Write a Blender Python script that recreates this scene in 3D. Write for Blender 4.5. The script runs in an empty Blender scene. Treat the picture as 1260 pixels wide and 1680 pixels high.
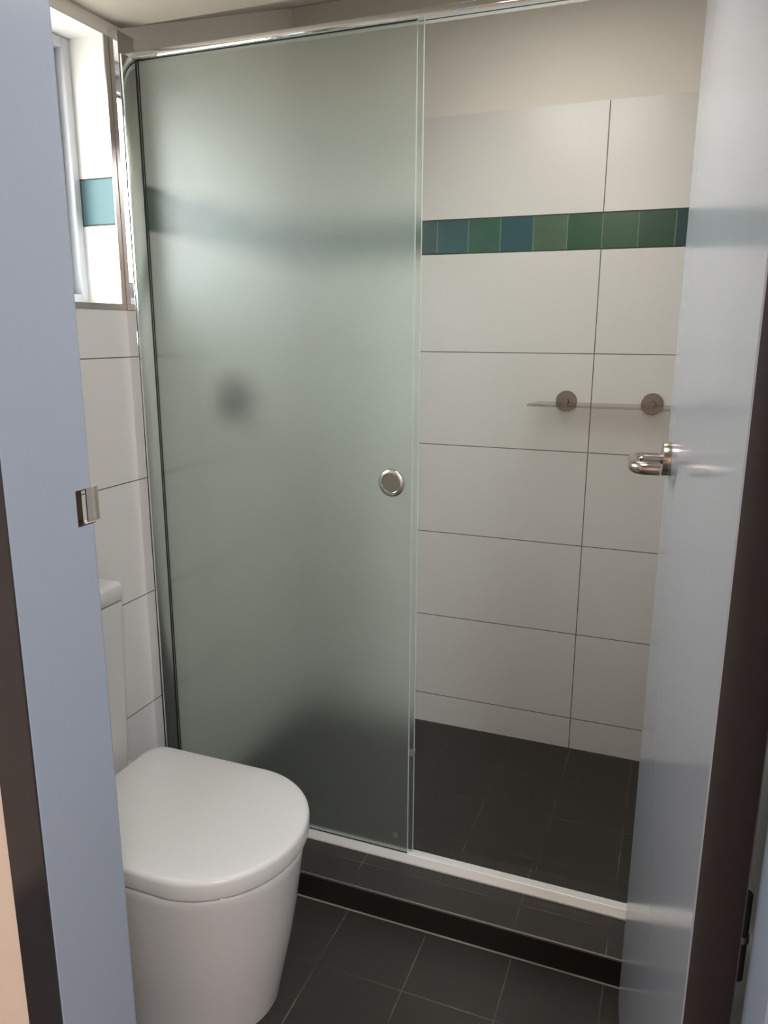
import bpy, bmesh, math
from mathutils import Vector, Matrix

# ------------------------------------------------------------------ camera, sky, exposure
scn = bpy.context.scene
COL = scn.collection
PI = math.pi

F_PX = 1255.55
YAW, PITCH, ROLL = 0.367987, 0.230356, 0.00407
CAM = Vector((0.2569, -2.4166, 1.3699))


def camera():
    sy, cy, sp, cp = math.sin(YAW), math.cos(YAW), math.sin(PITCH), math.cos(PITCH)
    fwd = Vector((-sy * cp, cy * cp, -sp))
    right = Vector((cy, sy, 0))
    up = right.cross(fwd)
    r2 = right * math.cos(ROLL) + up * math.sin(ROLL)
    u2 = -right * math.sin(ROLL) + up * math.cos(ROLL)
    cam = bpy.data.cameras.new('camera')
    cam.sensor_fit = 'VERTICAL'
    cam.sensor_height = 36.0
    cam.lens = 36.0 * F_PX / 1680.0
    cam.clip_start = 0.02
    o = bpy.data.objects.new('camera', cam)
    m = Matrix((r2, u2, -fwd)).transposed().to_4x4()
    m.translation = CAM
    o.matrix_world = m
    COL.objects.link(o)
    scn.camera = o


camera()
SKY_STRENGTH = 23.0
HALL_WATTS = 44.0
SHOWER_WATTS = 2.3
BATH_WATTS = 3.9
scn.view_settings.view_transform = 'Standard'
scn.view_settings.look = 'None'
scn.view_settings.gamma = 1.0
scn.view_settings.use_curve_mapping = False
scn.view_settings.exposure = 0.13
scn.cycles.use_denoising = True
scn.cycles.max_bounces = 14
scn.cycles.diffuse_bounces = 8
scn.cycles.glossy_bounces = 6
scn.cycles.transmission_bounces = 10
scn.cycles.transparent_max_bounces = 12
scn.cycles.sample_clamp_indirect = 40.0


def sky():
    w = bpy.data.worlds.new('sky')
    scn.world = w
    w.use_nodes = True
    nt = w.node_tree
    nt.nodes.clear()
    out = nt.nodes.new('ShaderNodeOutputWorld')
    bg = nt.nodes.new('ShaderNodeBackground')
    tc = nt.nodes.new('ShaderNodeTexCoord')
    sx = nt.nodes.new('ShaderNodeSeparateXYZ')
    rp = nt.nodes.new('ShaderNodeValToRGB')
    mr = nt.nodes.new('ShaderNodeMapRange')
    mr.inputs[1].default_value = -1
    nt.links.new(tc.outputs['Generated'], sx.inputs[0])
    nt.links.new(sx.outputs[2], mr.inputs[0])
    nt.links.new(mr.outputs[0], rp.inputs[0])
    e = rp.color_ramp.elements
    e[0].position = 0.0
    e[0].color = (0.36, 0.34, 0.30, 1)          # ground
    e[1].position = 1.0
    e[1].color = (0.86, 0.94, 1.0, 1)           # zenith
    a = e.new(0.47); a.color = (0.42, 0.40, 0.355, 1)
    b = e.new(0.54); b.color = (0.97, 0.98, 1.0, 1)  # hazy horizon
    nt.links.new(rp.outputs[0], bg.inputs[0])
    bg.inputs[1].default_value = SKY_STRENGTH
    nt.links.new(bg.outputs[0], out.inputs[0])


sky()
WY0, WY1, WZ0, WZ1 = -1.56, -0.90, 1.432, 2.002      # window opening in the left wall


def window_portal():
    l = bpy.data.lights.new('window_portal', 'AREA')
    l.shape = 'RECTANGLE'
    l.size, l.size_y = WZ1 - WZ0, WY1 - WY0
    l.cycles.is_portal = True
    o = bpy.data.objects.new('window_portal', l)
    o.location = (-1.19, (WY0 + WY1) / 2, (WZ0 + WZ1) / 2)
    o.rotation_euler = (0, -PI / 2, 0)           # shines towards +x
    o['kind'] = 'helper'
    COL.objects.link(o)


window_portal()

# ------------------------------------------------------------------ helpers


class NT:
    def __init__(self, name):
        self.m = bpy.data.materials.new(name)
        self.m.use_nodes = True
        self.t = self.m.node_tree
        self.b = self.t.nodes['Principled BSDF']
        self.out = self.t.nodes['Material Output']

    def n(self, typ, **kw):
        o = self.t.nodes.new(typ)
        for k, v in kw.items():
            setattr(o, k, v)
        return o

    def link(self, a, b):
        self.t.links.new(a, b)

    def put(self, sock, v):
        if isinstance(v, (int, float)):
            sock.default_value = v
        elif isinstance(v, (tuple, list)):
            sock.default_value = tuple(v) if len(v) == 4 or sock.type == 'VECTOR' else (*v, 1)
        else:
            self.link(v, sock)

    def math(self, op, a, b=None, c=None):
        o = self.n('ShaderNodeMath', operation=op)
        self.put(o.inputs[0], a)
        if b is not None:
            self.put(o.inputs[1], b)
        if c is not None:
            self.put(o.inputs[2], c)
        return o.outputs[0]

    def mix(self, fac, a, b):
        o = self.n('ShaderNodeMix', data_type='RGBA')
        self.put(o.inputs[0], fac)
        self.put(o.inputs[6], a)
        self.put(o.inputs[7], b)
        return o.outputs[2]

    def mixf(self, fac, a, b):
        o = self.n('ShaderNodeMix', data_type='FLOAT')
        self.put(o.inputs[0], fac)
        self.put(o.inputs[2], a)
        self.put(o.inputs[3], b)
        return o.outputs[0]

    def xyz(self):
        tc = self.n('ShaderNodeTexCoord')
        s = self.n('ShaderNodeSeparateXYZ')
        self.link(tc.outputs['Object'], s.inputs[0])
        self.co = tc.outputs['Object']
        return s.outputs[0], s.outputs[1], s.outputs[2]

    def noise(self, scale, detail=2.0, rough=0.5):
        o = self.n('ShaderNodeTexNoise')
        o.inputs['Scale'].default_value = scale
        o.inputs['Detail'].default_value = detail
        o.inputs['Roughness'].default_value = rough
        tc = self.n('ShaderNodeTexCoord')
        self.link(tc.outputs['Object'], o.inputs['Vector'])
        return o.outputs[0]

    def ramp(self, fac, stops, interp='LINEAR'):
        o = self.n('ShaderNodeValToRGB')
        o.color_ramp.interpolation = interp
        e = o.color_ramp.elements
        while len(e) > 1:
            e.remove(e[-1])
        e[0].position = stops[0][0]
        e[0].color = (*stops[0][1], 1)
        for p, c in stops[1:]:
            k = e.new(p)
            k.color = (*c, 1)
        self.put(o.inputs[0], fac)
        return o.outputs[0]

    def line(self, u, u0, period, w):
        """1 on a joint of width w at u0 + k*period."""
        q = self.math('DIVIDE', self.math('SUBTRACT', u, u0), period)
        f = self.math('FRACT', self.math('ADD', q, 100.5))
        d = self.math('MULTIPLY', self.math('ABSOLUTE', self.math('SUBTRACT', f, 0.5)), period)
        return self.math('LESS_THAN', d, w / 2)

    def near(self, u, v, w):
        return self.math('LESS_THAN', self.math('ABSOLUTE', self.math('SUBTRACT', u, v)), w / 2)

    def bump(self, height, strength, dist=0.002):
        o = self.n('ShaderNodeBump')
        o.inputs['Strength'].default_value = strength
        o.inputs['Distance'].default_value = dist
        self.link(height, o.inputs['Height'])
        self.link(o.outputs[0], self.b.inputs['Normal'])


def srgb(r, g, b):
    f = lambda c: c / 12.92 if c <= 0.04045 else ((c + 0.055) / 1.055) ** 2.4
    return (f(r / 255), f(g / 255), f(b / 255))


def plain(name, color, rough=0.5, metal=0.0, spec=0.5, noise_scale=None, amount=0.06, bump=0.0, coat=0.0):
    k = NT(name)
    if noise_scale:
        nz = k.noise(noise_scale, 3)
        lo = tuple(c * (1 - amount) for c in color)
        hi = tuple(min(1, c * (1 + amount)) for c in color)
        k.put(k.b.inputs['Base Color'], k.mix(nz, lo, hi))
        if bump:
            k.bump(nz, bump)
    else:
        k.put(k.b.inputs['Base Color'], color)
    k.b.inputs['Roughness'].default_value = rough
    k.b.inputs['Metallic'].default_value = metal
    k.b.inputs['Specular IOR Level'].default_value = spec
    k.b.inputs['Coat Weight'].default_value = coat
    return k.m


GREENS = [srgb(*c) for c in (
    (68, 112, 94), (56, 100, 110), (92, 120, 94), (46, 98, 64), (62, 104, 76),
    (46, 86, 60), (34, 76, 82), (56, 98, 104), (64, 108, 88), (52, 94, 74), (60, 102, 108),
    (58, 104, 80), (66, 112, 98), (54, 98, 104), (66, 94, 92), (62, 104, 110))]


def wall_tile(name, axis, joint0, green0, joint_period=0.6, glaze=None):
    """White 600x300 tiles, a band of 100 mm green tiles, painted plaster above 2.01 m."""
    k = NT(name)
    x, y, z = k.xyz()
    u = x if axis == 'x' else y
    low = k.math('LESS_THAN', z, 1.5)
    h = k.math('MULTIPLY', k.line(z, 0.11, 0.3, 0.0026), low)
    tiled = k.math('LESS_THAN', z, 2.006)
    v = k.math('MULTIPLY', k.line(u, joint0, joint_period, 0.0028), tiled)
    e1, e2 = k.near(z, 1.61, 0.004), k.near(z, 1.71, 0.004)
    band = k.math('MULTIPLY', k.math('GREATER_THAN', z, 1.61), k.math('LESS_THAN', z, 1.71))
    gv = k.math('MULTIPLY', k.line(u, green0, 0.1, 0.003), band)
    edge = k.math('MAXIMUM', e1, e2)
    grout = k.math('MAXIMUM', h, v)
    nz = k.noise(1.3, 2)
    white = k.mix(nz, (0.785, 0.775, 0.755), (0.81, 0.80, 0.78))
    col = k.mix(grout, white, (0.13, 0.12, 0.105))
    # green band: each tile has its own glaze colour, mottled
    idx = k.math('FLOOR', k.math('DIVIDE', k.math('SUBTRACT', u, green0), 0.1))
    fac = k.math('FRACT', k.math('DIVIDE', k.math('ADD', idx, 170.5 - 1 + 10 + 1), 16.0))
    n = len(GREENS)
    g = k.ramp(fac, [(i / n, GREENS[i]) for i in range(n)], 'CONSTANT')
    if glaze:
        g = glaze
    mott = k.noise(16, 3, 0.6)
    g = k.mix(k.math('MULTIPLY', mott, 0.1 if glaze else 0.55), g, (0.03, 0.075, 0.06))
    g = k.mix(gv, g, (0.17, 0.22, 0.19))
    col = k.mix(band, col, g)
    col = k.mix(edge, col, (0.05, 0.06, 0.05))
    paint = k.mix(k.noise(0.9, 2), (0.86, 0.815, 0.755), (0.88, 0.835, 0.78))
    col = k.mix(tiled, paint, col)
    k.put(k.b.inputs['Base Color'], col)
    allg = k.math('MAXIMUM', grout, k.math('MAXIMUM', gv, edge))
    r = k.mixf(allg, 0.27, 0.7)
    k.put(k.b.inputs['Roughness'], k.mixf(tiled, 0.75, r))
    k.b.inputs['Specular IOR Level'].default_value = 0.12 if glaze else 0.45
    hgt = k.math('SUBTRACT', 1.0, allg)
    k.bump(hgt, 0.35, 0.0015)
    return k.m


def floor_tile(name, yj, dark=(0.05, 0.046, 0.04)):
    """Charcoal 200 mm floor tiles with a brownish, patchy grout."""
    k = NT(name)
    x, y, z = k.xyz()
    j = k.math('MAXIMUM', k.line(x, 0.007, 0.2, 0.0028), k.line(y, yj, 0.2, 0.0026))
    nz = k.noise(6, 4, 0.6)
    tile = k.mix(nz, (0.032, 0.0295, 0.026), (0.044, 0.041, 0.036))
    pn = k.ramp(k.noise(5.0, 3, 0.6), [(0.42, (0, 0, 0)), (0.66, (1, 1, 1))])
    gr = k.mix(pn, dark, (0.15, 0.135, 0.115))
    k.put(k.b.inputs['Base Color'], k.mix(j, tile, gr))
    k.put(k.b.inputs['Roughness'], k.mixf(j, 0.42, 0.8))
    k.b.inputs['Specular IOR Level'].default_value = 0.4
    h = k.math('SUBTRACT', k.math('MULTIPLY', nz, 0.25), j)
    k.bump(h, 0.25, 0.0012)
    return k.m


def frosted(name):
    """Acid-etched glass: rough refraction, a weak rough reflection and a little surface scatter."""
    k = NT(name)
    rf = k.n('ShaderNodeBsdfRefraction')
    rf.inputs['Color'].default_value = (0.972, 1.0, 0.985, 1)
    rf.inputs['Roughness'].default_value = 0.27
    rf.inputs['IOR'].default_value = 1.45
    gl = k.n('ShaderNodeBsdfGlossy')
    gl.inputs['Roughness'].default_value = 0.42
    m1 = k.n('ShaderNodeMixShader')
    m1.inputs[0].default_value = 0.022
    k.link(rf.outputs[0], m1.inputs[1])
    k.link(gl.outputs[0], m1.inputs[2])
    df = k.n('ShaderNodeBsdfDiffuse')
    df.inputs[0].default_value = (0.82, 0.86, 0.85, 1)
    m2 = k.n('ShaderNodeMixShader')
    m2.inputs[0].default_value = 0.035
    k.link(m1.outputs[0], m2.inputs[1])
    k.link(df.outputs[0], m2.inputs[2])
    k.link(m2.outputs[0], k.out.inputs[0])
    return k.m


def clear_glass(name, tint=(0.93, 0.94, 0.92), refl=0.12):
    k = NT(name)
    tr = k.n('ShaderNodeBsdfTransparent')
    tr.inputs[0].default_value = (*tint, 1)
    gl = k.n('ShaderNodeBsdfGlossy')
    gl.inputs['Roughness'].default_value = 0.03
    fr = k.n('ShaderNodeFresnel')
    geo = k.n('ShaderNodeNewGeometry')
    k.link(k.mixf(geo.outputs['Backfacing'], 1.45, 1 / 1.45), fr.inputs[0])
    mx = k.n('ShaderNodeMixShader')
    k.link(k.math('MINIMUM', k.math('ADD', fr.outputs[0], refl - 0.04), 1.0), mx.inputs[0])
    k.link(tr.outputs[0], mx.inputs[1])
    k.link(gl.outputs[0], mx.inputs[2])
    k.link(mx.outputs[0], k.out.inputs[0])
    return k.m


M = {}
M['wall_back'] = wall_tile('tile_back_wall', 'x', 0.0, 0.0)
M['wall_left'] = wall_tile('tile_left_wall', 'y', -0.62, -0.85)
M['reveal'] = wall_tile('tile_window_reveal', 'x', -1.5, -1.08, 0.6, srgb(72, 100, 104))
M['floor'] = floor_tile('charcoal_floor_tile', -0.134)
M['shower_floor'] = floor_tile('charcoal_shower_tile', -0.007, (0.062, 0.058, 0.051))
M['hob'] = floor_tile('charcoal_hob_tile', -0.872)
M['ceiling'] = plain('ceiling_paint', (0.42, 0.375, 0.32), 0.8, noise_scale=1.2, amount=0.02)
M['hall_wall'] = plain('hall_beige_paint', (0.86, 0.73, 0.625), 0.7, noise_scale=2, amount=0.02)
M['hall_floor'] = plain('hall_timber', (0.10, 0.085, 0.075), 0.4, noise_scale=3, amount=0.2)
M['frame_paint'] = plain('blue_grey_gloss_paint', (0.335, 0.39, 0.48), 0.24, noise_scale=40, amount=0.015, bump=0.03)
M['door_paint'] = plain('pale_grey_satin_paint', (0.335, 0.355, 0.395), 0.16, noise_scale=120, amount=0.01)
M['dark_paint'] = plain('charcoal_gloss_paint', (0.030, 0.031, 0.037), 0.13, noise_scale=20, amount=0.1)
M['dark_timber'] = plain('dark_brown_door_edge', (0.036, 0.028, 0.026), 0.6, noise_scale=30, amount=0.2)
M['chrome'] = plain('bright_anodised_aluminium', (0.80, 0.80, 0.80), 0.14, 1.0, noise_scale=200, amount=0.02)
M['satin'] = plain('brushed_nickel', (0.64, 0.62, 0.59), 0.26, 1.0, noise_scale=300, amount=0.06)
M['nickel'] = plain('polished_strike_metal', (0.74, 0.66, 0.58), 0.2, 1.0, noise_scale=150, amount=0.15)
M['window_alu'] = plain('window_powder_coat', (0.60, 0.62, 0.66), 0.35, noise_scale=60, amount=0.03)
M['sill_metal'] = plain('pale_anodised_sill', (0.90, 0.89, 0.875), 0.3, 0.25, noise_scale=200, amount=0.02)
M['polished'] = plain('polished_aluminium', (0.80, 0.80, 0.805), 0.045, 1.0, noise_scale=150, amount=0.01)
M['lever_metal'] = plain('brushed_lever_metal', (0.50, 0.45, 0.40), 0.22, 1.0, noise_scale=200, amount=0.05)
M['sash_alu'] = plain('blue_grey_sash', (0.36, 0.39, 0.45), 0.3, noise_scale=60, amount=0.03)
M['trim_alu'] = plain('tile_trim_aluminium', (0.42, 0.39, 0.36), 0.3, 0.9, noise_scale=90, amount=0.05)
M['porcelain'] = plain('white_porcelain', (0.66, 0.655, 0.65), 0.09, noise_scale=3, amount=0.01, coat=0.3)
M['lid_plastic'] = plain('white_seat_plastic', (0.71, 0.70, 0.695), 0.3, noise_scale=90, amount=0.01)
M['rubber'] = plain('black_rubber', (0.02, 0.022, 0.02), 0.5, noise_scale=60, amount=0.1)
M['frosted'] = frosted('frosted_green_glass')
M['glass_edge'] = plain('polished_lit_glass_edge', (0.72, 0.92, 0.86), 0.12, spec=0.8, noise_scale=40, amount=0.03)  # pale teal stands in for light carried out through the glass edge
M['pane'] = clear_glass('window_glass', (0.97, 0.985, 0.98), 0.05)
M['shelf_glass'] = clear_glass('shelf_glass', (0.80, 0.775, 0.745), 0.10)
M['fitting'] = plain('dull_brushed_metal', (0.31, 0.28, 0.255), 0.33, 1.0, noise_scale=300, amount=0.08)
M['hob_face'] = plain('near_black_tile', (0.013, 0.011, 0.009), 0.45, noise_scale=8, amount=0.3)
M['socket'] = plain('dark_socket', (0.10, 0.07, 0.05), 0.35, 0.8, noise_scale=60, amount=0.3)
M['clip_plastic'] = plain('grey_clip_plastic', (0.20, 0.205, 0.20), 0.4, noise_scale=60, amount=0.05)
M['fill_lamp_white'] = plain('fill_lamp_opal', (0.8, 0.78, 0.74), 0.5, noise_scale=20, amount=0.01)  # disc of the added fill lights


def obj(name, bm, mats, parent=None, smooth=None, loc=None, kind=None):
    bmesh.ops.recalc_face_normals(bm, faces=bm.faces)
    me = bpy.data.meshes.new(name)
    bm.to_mesh(me)
    bm.free()
    for m in (mats if isinstance(mats, list) else [mats]):
        me.materials.append(M[m] if isinstance(m, str) else m)
    if smooth:
        for p in me.polygons:
            p.use_smooth = True
        me.set_sharp_from_angle(angle=math.radians(smooth))
    o = bpy.data.objects.new(name, me)
    COL.objects.link(o)
    if parent:
        o.parent = parent
    if loc:
        o.location = loc
    if kind:
        o['kind'] = kind
    return o


def thing(name, label, cat, loc=(0, 0, 0), kind=None):
    o = bpy.data.objects.new(name, None)
    o.empty_display_size = 0.05
    COL.objects.link(o)
    o.location = loc
    o['label'] = label
    o['category'] = cat
    if kind:
        o['kind'] = kind
    return o


def tag(o, label, cat, kind=None):
    o['label'] = label
    o['category'] = cat
    if kind:
        o['kind'] = kind
    return o


def box(bm, x0, x1, y0, y1, z0, z1, mat=0, bevel=0.0, seg=2):
    vs = [bm.verts.new((x, y, z)) for x in (x0, x1) for y in (y0, y1) for z in (z0, z1)]
    idx = [(0, 1, 3, 2), (4, 6, 7, 5), (0, 4, 5, 1), (2, 3, 7, 6), (0, 2, 6, 4), (1, 5, 7, 3)]
    fs = [bm.faces.new([vs[i] for i in q]) for q in idx]
    for f in fs:
        f.material_index = mat
    if bevel:
        es = list({e for f in fs for e in f.edges})
        r = bmesh.ops.bevel(bm, geom=es, offset=bevel, segments=seg, affect='EDGES', profile=0.5)
        for f in r['faces']:
            f.material_index = mat
    return fs


def prism(bm, pts, axis, a0, a1, mat=0):
    """Extrude a 2-D outline along an axis (x: pts are y,z; y: x,z; z: x,y)."""
    def P(p, a):
        return {'x': (a, p[0], p[1]), 'y': (p[0], a, p[1]), 'z': (p[0], p[1], a)}[axis]
    A = [bm.verts.new(P(p, a0)) for p in pts]
    B = [bm.verts.new(P(p, a1)) for p in pts]
    fs = [bm.faces.new(A), bm.faces.new(list(reversed(B)))]
    n = len(pts)
    for i in range(n):
        fs.append(bm.faces.new((A[i], B[i], B[(i + 1) % n], A[(i + 1) % n])))
    for f in fs:
        f.material_index = mat
    return fs


def loft(bm, rings, cap0=True, cap1=True, mat=0):
    R = [[bm.verts.new(p) for p in r] for r in rings]
    n = len(R[0])
    fs = []
    for a, b in zip(R, R[1:]):
        for i in range(n):
            fs.append(bm.faces.new((a[i], a[(i + 1) % n], b[(i + 1) % n], b[i])))
    if cap0:
        fs.append(bm.faces.new(list(reversed(R[0]))))
    if cap1:
        fs.append(bm.faces.new(R[-1]))
    for f in fs:
        f.material_index = mat
    return fs


def lathe(bm, profile, center, axis, n=40, mat=0):
    """profile: (radius, distance along axis)."""
    c = Vector(center)
    ax = Vector(axis).normalized()
    t = Vector((0, 0, 1)) if abs(ax.z) < 0.9 else Vector((1, 0, 0))
    u = ax.cross(t).normalized()
    v = ax.cross(u)
    rings = [[c + ax * d + (u * math.cos(2 * PI * i / n) + v * math.sin(2 * PI * i / n)) * max(r, 1e-5)
              for i in range(n)] for r, d in profile]
    return loft(bm, rings, True, True, mat)


def tube(bm, pts, radii, n=20, mat=0, flat=1.0):
    pts = [Vector(p) for p in pts]
    if isinstance(radii, (int, float)):
        radii = [radii] * len(pts)
    rings = []
    u = None
    for i, p in enumerate(pts):
        t = (pts[min(i + 1, len(pts) - 1)] - pts[max(i - 1, 0)]).normalized()
        if u is None:
            u = t.cross(Vector((0, 0, 1)))
            u = u.normalized() if u.length > 0.1 else Vector((1, 0, 0))
        u = (u - t * u.dot(t)).normalized()
        v = t.cross(u)
        rings.append([p + (u * math.cos(2 * PI * k / n) + v * math.sin(2 * PI * k / n) * flat) * radii[i]
                      for k in range(n)])
    return loft(bm, rings, True, True, mat)


def arc(c, r, a0, a1, n, plane):
    out = []
    for i in range(n + 1):
        a = a0 + (a1 - a0) * i / n
        out.append((c[0] + r * math.cos(a), c[1] + r * math.sin(a)))
    return out


# ------------------------------------------------------------------ room shell
XL, XR = -0.99, 0.45
YD = -1.70                      # bathroom face of the door wall
YH = -1.815                     # hall face of the door wall
JL, JR = -0.3975, 0.3640          # door opening
HEAD = 2.012

bm = bmesh.new()
box(bm, XL - 0.2, XR + 0.2, 0.0, 0.14, -0.08, 2.5)
tag(obj('wall_back', bm, 'wall_back'), 'white large-format tiled shower back wall with a green tile band', 'wall', 'structure')

bm = bmesh.new()
XO = XL - 0.20
YB = YH


def left_piece(y0, y1, z0, z1):
    for f in box(bm, XO, XL, y0, y1, z0, z1):
        n = f.normal if f.normal.length else f.calc_center_median()
        c = f.calc_center_median()
        f.material_index = 0 if abs(c.x - XL) < 1e-5 else 1


left_piece(YB, 0.0, -0.08, WZ0)
left_piece(YB, 0.0, WZ1, 2.5)
left_piece(WY1, 0.0, WZ0, WZ1)
left_piece(YB, WY0, WZ0, WZ1)
tag(obj('wall_left', bm, ['wall_left', 'reveal']), 'white tiled wall with the window, behind the toilet', 'wall', 'structure')

bm = bmesh.new()
box(bm, XR, XR + 0.2, YH, 0.0, -0.08, 2.5)
tag(obj('wall_right', bm, 'wall_left'), 'tiled side wall behind the open door', 'wall', 'structure')

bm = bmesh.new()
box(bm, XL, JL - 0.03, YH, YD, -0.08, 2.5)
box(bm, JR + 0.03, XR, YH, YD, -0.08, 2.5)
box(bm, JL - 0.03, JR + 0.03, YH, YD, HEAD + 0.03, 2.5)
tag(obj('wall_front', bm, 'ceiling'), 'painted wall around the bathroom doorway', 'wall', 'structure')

bm = bmesh.new()
box(bm, XO, XR + 0.2, YH, -0.957, -0.08, 0.0)
tag(obj('floor', bm, 'floor'), 'charcoal square tiled bathroom floor', 'floor', 'structure')
bm = bmesh.new()
box(bm, XL, XR, -0.74, 0.0, -0.08, 0.0)
tag(obj('floor_shower', bm, 'shower_floor'), 'charcoal tiled shower floor behind the screen', 'floor', 'structure')

# ceiling: low and flat over the bathroom, raked up over the shower
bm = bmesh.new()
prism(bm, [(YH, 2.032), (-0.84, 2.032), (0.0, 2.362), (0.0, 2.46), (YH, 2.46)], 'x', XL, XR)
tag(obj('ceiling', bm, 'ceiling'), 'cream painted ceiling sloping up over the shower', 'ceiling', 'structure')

# shower hob (raised tiled threshold) with its metal edge
bm = bmesh.new()
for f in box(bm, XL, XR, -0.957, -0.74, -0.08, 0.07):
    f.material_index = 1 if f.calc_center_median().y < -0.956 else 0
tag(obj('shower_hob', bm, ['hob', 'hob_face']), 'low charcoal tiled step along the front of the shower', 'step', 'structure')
bm = bmesh.new()
prism(bm, [(-0.9592, 0.0665), (-0.9572, 0.0665), (-0.9572, 0.0702), (-0.9550, 0.0702), (-0.9550, 0.0712), (-0.9585, 0.0716), (-0.9592, 0.0708)], 'x', XL, XR)
o = obj('trim_1', bm, 'trim_alu')
tag(o, 'thin metal edge strip along the top of the shower step', 'trim', 'structure')
bm = bmesh.new()
prism(bm, [(-0.9572, 0.0), (-0.9600, 0.0), (-0.9605, 0.0008), (-0.9595, 0.0018), (-0.9572, 0.0028)], 'x', XL, XR)
o = obj('trim_2', bm, plain('pale_grout_line', (0.22, 0.20, 0.165), 0.8, noise_scale=9, amount=0.5))
tag(o, 'pale grout line where the floor meets the shower step', 'trim', 'structure')

# metal trim round the window reveal
bm = bmesh.new()
tx0, tx1, tw = XL - 0.002, XL + 0.0022, 0.0135
for y0, y1, z0, z1 in ((WY1 - 0.001, WY1 + tw, WZ0 + 0.001, WZ1), (WY0 - tw, WY0 + 0.001, WZ0 + 0.001, WZ1),
                       (WY0 - tw, WY1 + tw, WZ0 - tw, WZ0 + 0.001)):
    box(bm, tx0, tx1, y0, y1, z0, z1, 0, 0.0008, 1)
tag(obj('trim_3', bm, 'trim_alu'), 'metal corner trim around the tiled window recess', 'trim', 'structure')

# window
w = thing('window_1', 'aluminium framed window recessed in the tiled wall beside the shower', 'window', (XL, (WY0 + WY1) / 2, WZ0), 'structure')


def ring(bm, x0, x1, y0, y1, z0, z1, t, bevel=0.002):
    for a in ((y0, y0 + t, z0, z1), (y1 - t, y1, z0, z1), (y0 + t, y1 - t, z0, z0 + t), (y0 + t, y1 - t, z1 - t, z1)):
        box(bm, x0, x1, *a, 0, bevel, 1)


def local(o, p):
    o.parent = p
    o.matrix_parent_inverse = Matrix.Translation(p.location).inverted()
    return o


bm = bmesh.new(); ring(bm, -1.150, -1.084, WY0 + 0.0005, WY1 - 0.0005, WZ0 + 0.0005, WZ1 - 0.0005, 0.022)
local(obj('window_frame', bm, 'window_alu'), w)
bm = bmesh.new(); ring(bm, -1.142, -1.104, WY0 + 0.023, WY1 - 0.023, WZ0 + 0.023, WZ1 - 0.023, 0.034)
local(obj('sash', bm, 'sash_alu'), w)
bm = bmesh.new(); ring(bm, -1.128, -1.122, WY0 + 0.058, WY1 - 0.058, WZ0 + 0.058, WZ1 - 0.058, 0.006, 0.0)
local(obj('gasket', bm, 'rubber'), w)
bm = bmesh.new(); box(bm, -1.127, -1.123, WY0 + 0.0645, WY1 - 0.0645, WZ0 + 0.0645, WZ1 - 0.0645)
local(obj('pane', bm, 'pane'), w)

# ------------------------------------------------------------------ hall the photo is taken from
bm = bmesh.new()
box(bm, -1.9, JL - 0.03, YH, YH - 0.001, -0.08, 2.5)
HX0, HX1, HY0 = -1.19, 1.9, -4.3
bm.free(); bm = bmesh.new()
for x0, x1, z0, z1 in ((HX0, JL - 0.03, -0.08, 2.5), (JR + 0.03, HX1, -0.08, 2.5), (JL - 0.03, JR + 0.03, HEAD + 0.03, 2.5)):
    box(bm, x0, x1, YH - 0.010, YH, z0, z1)
tag(obj('wall_hall_front', bm, 'hall_wall'), 'beige hall wall beside the dark door architrave', 'wall', 'structure')
bm = bmesh.new()
box(bm, HX0 - 0.1, HX0, HY0, YH - 0.0, -0.08, 2.5)
tag(obj('wall_hall_left', bm, 'hall_wall'), 'beige left wall of the hall', 'wall', 'structure')
bm = bmesh.new()
box(bm, HX1, HX1 + 0.1, HY0, YH - 0.0, -0.08, 2.5)
tag(obj('wall_hall_right', bm, 'hall_wall'), 'beige right wall of the hall', 'wall', 'structure')
bm = bmesh.new()
box(bm, HX0, HX1, HY0 - 0.1, HY0, -0.08, 2.5)
tag(obj('wall_hall_back', bm, 'hall_wall'), 'beige far wall of the hall', 'wall', 'structure')
bm = bmesh.new()
box(bm, HX0, HX1, HY0, YH, -0.09, -0.002)
tag(obj('floor_hall', bm, 'hall_floor'), 'timber floor of the hall', 'floor', 'structure')
bm = bmesh.new()
box(bm, HX0, HX1, HY0, YH - 0.012, 2.42, 2.5)
tag(obj('ceiling_hall', bm, 'ceiling'), 'cream ceiling of the hall', 'ceiling', 'structure')


def fill_lamp(x, y, z, rx, watts, color, label, s=1.0):  # added fill light with its own disc, out of view
    t = thing('fill_light', label, 'light', (x, y, z))
    t.rotation_euler = (rx, 0, 0)
    bm = bmesh.new()
    lathe(bm, [(0.235 * s, 0.0), (0.24 * s, -0.012), (0.24 * s, -0.024), (0.23 * s, -0.03)], (0, 0, 0), (0, 0, 1))
    obj('base', bm, 'fill_lamp_white', t, 40)
    l = bpy.data.lights.new('fill_lamp', 'AREA')
    l.shape = 'DISK'
    l.size = 0.45 * s
    l.energy = watts
    l.color = color
    o = bpy.data.objects.new('fill_lamp', l)
    o.location = (0, 0, -0.036)
    o.parent = t
    COL.objects.link(o)


fill_lamp(0.95, -3.15, 2.42, 0.0, HALL_WATTS, (0.95, 0.97, 1.0), 'added round fill light on the hall ceiling, out of view')  # added to raise the hall and doorway brightness
fill_lamp(-0.10, -0.57, 2.032 + 0.33 / 0.84 * 0.27 - 0.002, math.atan2(0.33, 0.84), SHOWER_WATTS, (1.0, 0.94, 0.86), 'added round fill light on the sloping shower ceiling, out of view')  # added fill for the shower walls and frosted glass
fill_lamp(-0.05, -1.36, 2.031, 0.0, BATH_WATTS, (1.0, 0.95, 0.88), 'small added round fill light on the flat bathroom ceiling, out of view', 0.7)  # added for an even fill on the lower walls

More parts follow.
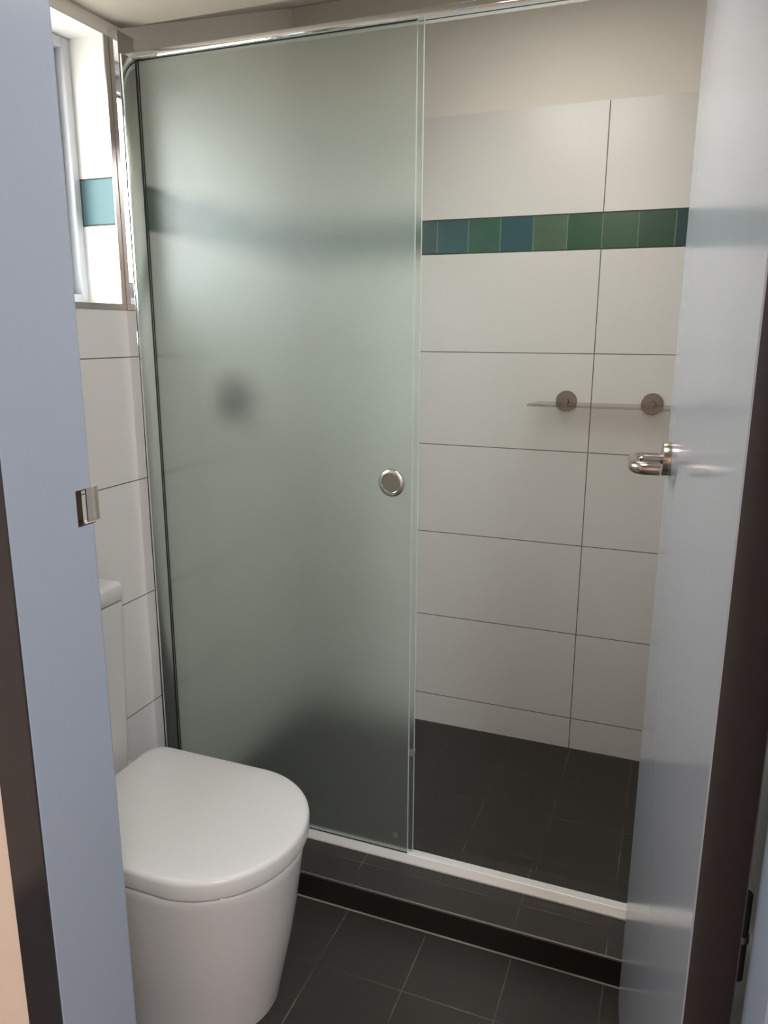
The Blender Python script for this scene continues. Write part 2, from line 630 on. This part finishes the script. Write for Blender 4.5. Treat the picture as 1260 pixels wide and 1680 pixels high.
# ------------------------------------------------------------------ door frame and door
fr = thing('door_frame', 'blue-grey painted door jamb with dark charcoal hall side', 'door frame', (0, -1.76, 0), 'structure')
YF = -1.826                     # hall face of the frame
JY = -1.697                     # bathroom edge of the jamb
ZS0, ZS1 = 1.143, 1.187         # strike cut-out


def jamb_profile(notch):
    # (x, y); reveal at x = JL, bathroom edge at y = YD, bullnose between
    r = 0.006
    YD = JY
    if notch:
        p = [(JL - 0.028, YF), (JL - 0.0012, YF), (JL, YF + 0.0012), (JL, -1.7265), (JL - 0.020, -1.7265), (JL - 0.020, YD), (JL - 0.028, YD)]
    else:
        p = [(JL - 0.028, YF), (JL - 0.0012, YF), (JL, YF + 0.0012)]
        p += [(JL - r + r * math.cos(a), YD - r + r * math.sin(a)) for a in [PI / 2 * i / 6 for i in range(7)]]
        p += [(JL - 0.028, YD)]
    return p


bm = bmesh.new()
for z0, z1, nt in ((0.0, ZS0, False), (ZS0, ZS1, True), (ZS1, HEAD, False)):
    prism(bm, jamb_profile(nt), 'z', z0, z1)
local(obj('jamb', bm, 'frame_paint'), fr)
bm = bmesh.new()
p = [(JR + 0.028, YF), (JR + 0.003, YF), (JR, YF + 0.003)]
p += [(JR + 0.012 - 0.012 * math.cos(a), YD - 0.012 + 0.012 * math.sin(a)) for a in [PI / 2 * i / 6 for i in range(7)]]
p += [(JR + 0.028, YD)]
prism(bm, p, 'z', 0.0, HEAD)
local(obj('jamb', bm, 'frame_paint'), fr)
bm = bmesh.new()
box(bm, JL - 0.028, JR + 0.028, YF, YD, HEAD, HEAD + 0.028, 0, 0.002, 1)
local(obj('head_jamb', bm, 'frame_paint'), fr)
bm = bmesh.new()
box(bm, JL - 0.057, JL - 0.0010, YF - 0.0025, YF + 0.0005, 0.0, HEAD + 0.06, 0, 0.0008, 1)
local(obj('architrave', bm, 'dark_paint'), fr)
bm = bmesh.new()
box(bm, JR + 0.0032, JR + 0.057, YF - 0.0025, YF + 0.0005, 0.0, HEAD + 0.06, 0, 0.0008, 1)
local(obj('architrave', bm, 'dark_paint'), fr)
bm = bmesh.new()
box(bm, JL - 0.003, JR + 0.003, YF - 0.0025, YF + 0.0005, HEAD + 0.004, HEAD + 0.06, 0, 0.0008, 1)
local(obj('architrave', bm, 'dark_paint'), fr)
# strike plate: dark latch socket plus a bent metal lip that wraps the jamb edge
st = thing('strike_plate', '', '')
for kk in ('label', 'category'):
    del st[kk]
st.location = (JL, -1.712, 1.165)
local(st, fr)
st.location = (JL, -1.712, 1.165)
bm = bmesh.new()
y0, y1 = -1.7262, -1.6975
box(bm, JL - 0.0198, JL - 0.0185, y0, y1, ZS0 + .0003, ZS1 - .0003)
box(bm, JL - 0.0185, JL - 0.0002, y0, y0 + 0.0012, ZS0 + .0003, ZS1 - .0003)
box(bm, JL - 0.0185, JL - 0.0002, y0 + 0.0012, y1, ZS0 + .0003, ZS0 + 0.0015)
box(bm, JL - 0.0185, JL - 0.0002, y0 + 0.0012, y1, ZS1 - 0.0015, ZS1 - .0003)
s = obj('socket', bm, 'socket'); s.parent = st; s.matrix_parent_inverse = Matrix.Translation((JL, -1.712, 1.165)).inverted()
bm = bmesh.new()
th = 0.0014
outer = [(JL + 0.0006, -1.7100), (JL + 0.0008, -1.7020), (JL + 0.0008, -1.6960), (JL + 0.0002, -1.6915), (JL - 0.0012, -1.6880)]
inner = [(x - th, y - 0.0002) for x, y in outer]
prism(bm, outer + list(reversed(inner)), 'z', ZS0 + 0.003, ZS1 + 0.0005)
s = obj('lip', bm, 'nickel', None, 40); s.parent = st; s.matrix_parent_inverse = Matrix.Translation((JL, -1.712, 1.165)).inverted()

# door leaf: hinged on the right jamb, swung in 85 degrees
HINGE = Vector((0.3115, YD - 0.002, 0.0))
door = thing('door_1', 'pale grey painted door standing open into the bathroom', 'door', HINGE, 'structure')
ANG = math.atan2(0.0705, 0.70)
door.rotation_euler = (0, 0, ANG)       # local +y runs along the leaf, local -x is the visible face
DW, DT = 0.703, 0.0465
bm = bmesh.new()
fs = box(bm, 0.0, DT, 0.0, DW, 0.012, 2.006, 0, 0.0015, 1)
for f in bm.faces:
    if f.calc_center_median().y < 0.0004:
        f.material_index = 1
obj('door_leaf', bm, ['door_paint', 'dark_timber'], door)
HZ, HYL = 1.166, DW - 0.062
for sgn, name in ((-1, 'door_handle'), (1, 'door_handle')):
    x0 = 0.0 if sgn < 0 else DT
    h = bpy.data.objects.new(name, None)
    COL.objects.link(h)
    h.parent = door
    h.location = (x0, HYL, HZ)
    bm = bmesh.new()
    lathe(bm, [(0.0285, 0.0), (0.0285, 0.0115), (0.0275, 0.013), (0.0, 0.013)], (0, 0, 0), (sgn, 0, 0))
    obj('rose', bm, 'lever_metal', h, 40)
    bm = bmesh.new()
    pts = [(sgn * 0.006, 0, 0), (sgn * 0.036, 0, 0)]
    pts += [(sgn * (0.036 + 0.024 * math.sin(a)), -0.024 + 0.024 * math.cos(a), 0) for a in [PI / 2 * i / 8 for i in range(1, 9)]]
    pts += [(sgn * 0.060, -0.050, 0), (sgn * 0.060, -0.088, 0)]
    pts += [(sgn * (0.040 + 0.020 * math.cos(a)), -0.088 - 0.020 * math.sin(a), 0) for a in [PI / 2 * i / 8 for i in range(1, 9)]]
    pts += [(sgn * 0.024, -0.108, 0)]
    tube(bm, pts, [0.0088] * 2 + [0.0092] * 8 + [0.0098] * 2 + [0.0104] * 8 + [0.0104], 20, 0)
    obj('lever', bm, 'lever_metal', h, 60)
for z in (0.22, 0.79, 1.75):
    bm = bmesh.new()
    c = Vector((DT + 0.0015, 0.0075, 0))
    lathe(bm, [(0.0, z - 0.05), (0.0045, z - 0.05), (0.005, z - 0.048), (0.005, z + 0.048), (0.0045, z + 0.05), (0.0, z + 0.05)], c, (0, 0, 1), 16)
    hg = obj('hinge', bm, 'rubber', door, 40)
    bm = bmesh.new()
    lathe(bm, [(0.0, z - 0.004), (0.0062, z - 0.004), (0.0062, z + 0.004), (0.0, z + 0.004)], c + Vector((0, -0.001, 0)), (0, 0, 1), 16)
    obj('washer', bm, 'fitting', hg, 40)

# ------------------------------------------------------------------ shower screen
sc = thing('shower_screen', 'frosted glass shower screen in bright metal rails across the shower', 'shower screen', (XL, -0.83, 0.07))


def P(o):
    return local(o, sc)


bm = bmesh.new()
for z0, z1, y0, y1 in ((1.9705, 1.983, -0.835, -0.797), (1.9675, 1.9705, -0.837, -0.797)):
    box(bm, XL, XR, y0, y1, z0, z1, 0, 0.0015, 2)
P(obj('header_rail', bm, 'polished', None, 40))
bm = bmesh.new()
prism(bm, [(-0.836, 0.0705), (-0.836, 0.0745), (-0.8275, 0.0915), (-0.8262, 0.0922), (-0.817, 0.0922), (-0.817, 0.080), (-0.790, 0.080), (-0.790, 0.0705)], 'x', XL, XR)
P(obj('sill_rail', bm, 'sill_metal'))
for x0, x1 in ((XL, XL + 0.026), (XR - 0.026, XR)):
    bm = bmesh.new()
    inner = 1 if x0 < 0 else -1
    xs = sorted((x0, x1))
    box(bm, xs[0], xs[1], -0.8855, -0.8300, 0.0705, 2.012, 0, 0.0005, 1)
    xa = xs[1] + 0.0006 if inner > 0 else xs[0] - 0.0006
    xb = xa + 0.0062 * inner
    box(bm, min(xa, xb), max(xa, xb), -0.8835, -0.831, 0.0705, 1.966, 0, 0.0009, 2)
    P(obj('wall_channel', bm, 'polished', None, 40))
bm = bmesh.new()
box(bm, XL + 0.0335, XL + 0.0352, -0.8312, -0.8284, 0.095, 1.966)
P(obj('seal_strip', bm, 'rubber'))
# fixed panel (rear)
def glass(name, x0, x1, y0, y1, z0, z1):
    bm = bmesh.new()
    for f in box(bm, x0, x1, y0, y1, z0, z1):
        c = f.calc_center_median()
        if abs(c.x - x1) < 1e-5:
            f.material_index = 1
    return obj(name, bm, ['frosted', 'glass_edge'])


P(glass('fixed_glass', XL + 0.001, -0.283, -0.807, -0.800, 0.081, 1.968))
bm = bmesh.new()
box(bm, -0.297, -0.281, -0.811, -0.796, 0.355, 0.371, 0, 0.002, 2)
P(obj('glass_clip', bm, 'clip_plastic'))

sd = thing('sliding_shower_door', 'frosted sliding glass door with round pull, pushed to the left', 'shower door', (-0.64, -0.825, 0.095))
o = glass('glass_panel', XL + 0.003, -0.290, -0.828, -0.821, 0.0945, 1.9665)
local(o, sd)
pull = bpy.data.objects.new('round_pull', None)
COL.objects.link(pull)
pull.parent = sd
pull.location = (-0.337 + 0.64, -0.003, 1.040 - 0.095)
bm = bmesh.new()
lathe(bm, [(0.0315, 0.0), (0.0315, 0.002), (0.029, 0.0058), (0.0225, 0.0068), (0.0215, 0.0055), (0.0205, 0.0025)], (0, 0, 0), (0, -1, 0), 48)
obj('rim', bm, 'satin', pull, 50)
bm = bmesh.new()
lathe(bm, [(0.0212, 0.0052), (0.0205, 0.0046), (0.016, 0.0034), (0.009, 0.0026), (0.0, 0.0024)], (0, 0, 0), (0, -1, 0), 48)
obj('finger_dish', bm, 'satin', pull, 60)
bm = bmesh.new()
box(bm, -0.331, -0.318, -0.819, -0.8165, 0.125, 0.140, 0, 0.0008, 1)
local(obj('guide_block', bm, 'clip_plastic'), sd)

# ------------------------------------------------------------------ shower fittings
sh = thing('glass_shelf', 'narrow glass shelf on two round metal wall mounts in the shower', 'shelf', (0.0515, 0, 1.162))
bm = bmesh.new()
prism(bm, [(-0.205, -0.016), (0.205, -0.016), (0.222, -0.128), (-0.222, -0.128)], 'z', -0.0035, 0.0035)
obj('shelf_panel', bm, 'shelf_glass', sh)
for x in (-0.1255, 0.1255):
    mt = bpy.data.objects.new('wall_mount', None)
    COL.objects.link(mt)
    mt.parent = sh
    mt.location = (x, 0, 0.005)
    bm = bmesh.new()
    lathe(bm, [(0.0315, 0.0), (0.0315, 0.007), (0.030, 0.009), (0.0, 0.009)], (0, -0.0003, 0), (0, -1, 0))
    obj('mount_disc', bm, 'fitting', mt, 40)
    bm = bmesh.new()
    lathe(bm, [(0.0095, 0.009), (0.0095, 0.030), (0.0085, 0.033), (0.0, 0.033)], (0, 0, 0), (0, -1, 0), 28)
    obj('post', bm, 'fitting', mt, 40)

mx = thing('shower_mixer', 'round shower mixer seen as a dark blur behind the frosted glass', 'shower mixer', (XL, -0.43, 1.18))
bm = bmesh.new()
lathe(bm, [(0.075, 0.0003), (0.075, 0.006), (0.070, 0.012), (0.0, 0.012)], (0, 0, 0), (1, 0, 0))
obj('cover_plate', bm, 'fitting', mx, 40)
bm = bmesh.new()
lathe(bm, [(0.028, 0.012), (0.028, 0.055), (0.024, 0.062), (0.0, 0.062)], (0, 0, 0), (1, 0, 0))
obj('mixer_body', bm, 'fitting', mx, 40)
bm = bmesh.new()
tube(bm, [(0.045, 0, 0.01), (0.055, 0.0, -0.05), (0.07, 0.0, -0.11)], [0.009, 0.008, 0.007], 16)
obj('lever', bm, 'fitting', mx, 50)

# ------------------------------------------------------------------ toilet
TY = -1.267
toi = thing('toilet', 'white close-coupled toilet with a closed rounded lid by the shower step', 'toilet', (XL, TY, 0))


def dring(w, xf, xb, z, rb=0.03, yc=0.0, straight=0.245, n_front=36, n_c=6, p=2.25):
    """D outline in local coordinates: x away from the wall, y across."""
    pts = []
    xs = xf - straight                      # where the curved front begins
    for i in range(n_front + 1):
        t = -PI / 2 + PI * i / n_front
        c, s = math.cos(t), math.sin(t)
        pts.append((xs + (xf - xs) * (abs(c) ** (2 / p)), w * math.copysign(abs(s) ** (2 / p), s) + yc, z))
    for sy in (1, -1):
        seq = range(n_c + 1)
        for i in seq:
            a = PI / 2 * i / n_c
            if sy == 1:
                pts.append((xb + rb - rb * math.sin(a), w - rb + rb * math.cos(a), z))
            else:
                pts.append((xb + rb - rb * math.cos(a), -w + rb - rb * math.sin(a), z))
    return pts


bm = bmesh.new()
prof = [(0.000, 0.150, 0.558), (0.03, 0.152, 0.564), (0.10, 0.159, 0.579), (0.17, 0.167, 0.593), (0.24, 0.173, 0.604), (0.30, 0.1775, 0.612), (0.345, 0.1815, 0.6175), (0.3565, 0.182, 0.618), (0.3630, 0.1800, 0.616), (0.3670, 0.1750, 0.611)]
rings = [dring(w, xf, 0.004, z, 0.012, 0, min(0.245, xf * 0.33), p=2.05) for z, w, xf in prof]
rings.append(dring(0.15, 0.585, 0.02, 0.3675, 0.012))
loft(bm, rings)
obj('pan', bm, 'porcelain', toi, 50)
bm = bmesh.new()
LB = 0.148
lp = [(0.3775, 0.016), (0.3775, 0.004), (0.379, 0.0018), (0.382, 0.001), (0.395, 0.0), (0.409, 0.0), (0.4125, 0.0008), (0.4155, 0.0028), (0.4178, 0.006), (0.4190, 0.011), (0.4205, 0.04), (0.4215, 0.09), (0.4218, 0.13)]
rings = [dring(0.193 - d, 0.629 - d, LB + d, z, max(0.045 - d * 0.5, 0.01), 0, 0.183 - d * 0.85, p=2.0) for z, d in lp]
loft(bm, rings)
obj('lid', bm, 'lid_plastic', toi, 45)
bm = bmesh.new()
loft(bm, [dring(0.193 - d, 0.629 - d, LB + d * 0.4, z, 0.03, 0, 0.183 - d * 0.85, p=2.0) for z, d in ((0.3672, 0.042), (0.3680, 0.040), (0.3775, 0.040), (0.3782, 0.042))])
obj('seat', bm, 'lid_plastic', toi, 45)
for y in (-0.075, 0.075):
    bm = bmesh.new()
    lathe(bm, [(0.0, y - 0.02), (0.009, y - 0.02), (0.009, y + 0.02), (0.0, y + 0.02)], (0.139, 0, 0.3765), (0, 1, 0), 20)
    obj('lid_hinge', bm, 'chrome', toi, 40)
bm = bmesh.new()
CW, CD = 0.150, 0.126
def rrect(d, w, z, r=0.012, x0=0.003):
    pts = []
    for cx, cy, a0 in ((d - r, w - r, 0), (x0 + r, w - r, PI / 2), (x0 + r, -w + r, PI), (d - r, -w + r, 1.5 * PI)):
        for i in range(7):
            a = a0 + PI / 2 * i / 6
            pts.append((cx + r * math.cos(a), cy + r * math.sin(a), z))
    return pts
loft(bm, [rrect(CD - 0.016, CW - 0.006, 0.3677), rrect(CD - 0.012, CW - 0.003, 0.45), rrect(CD, CW, 0.788)])
obj('cistern', bm, 'porcelain', toi, 40)
bm = bmesh.new()
loft(bm, [rrect(CD + 0.001, CW + 0.001, 0.7912), rrect(CD + 0.002, CW + 0.002, 0.7925), rrect(CD + 0.002, CW + 0.002, 0.824), rrect(CD + 0.0005, CW + 0.0005, 0.829),
          rrect(CD - 0.004, CW - 0.004, 0.8325, 0.012, 0.006), rrect(CD - 0.012, CW - 0.012, 0.834, 0.012, 0.012)])
cl = obj('cistern_lid', bm, 'porcelain', toi, 40)
bm = bmesh.new()
lathe(bm, [(0.024, 0.8335), (0.024, 0.8365), (0.022, 0.838), (0.0, 0.838)], (0.072, 0, 0), (0, 0, 1), 32)
obj('flush_button', bm, 'chrome', cl, 40)
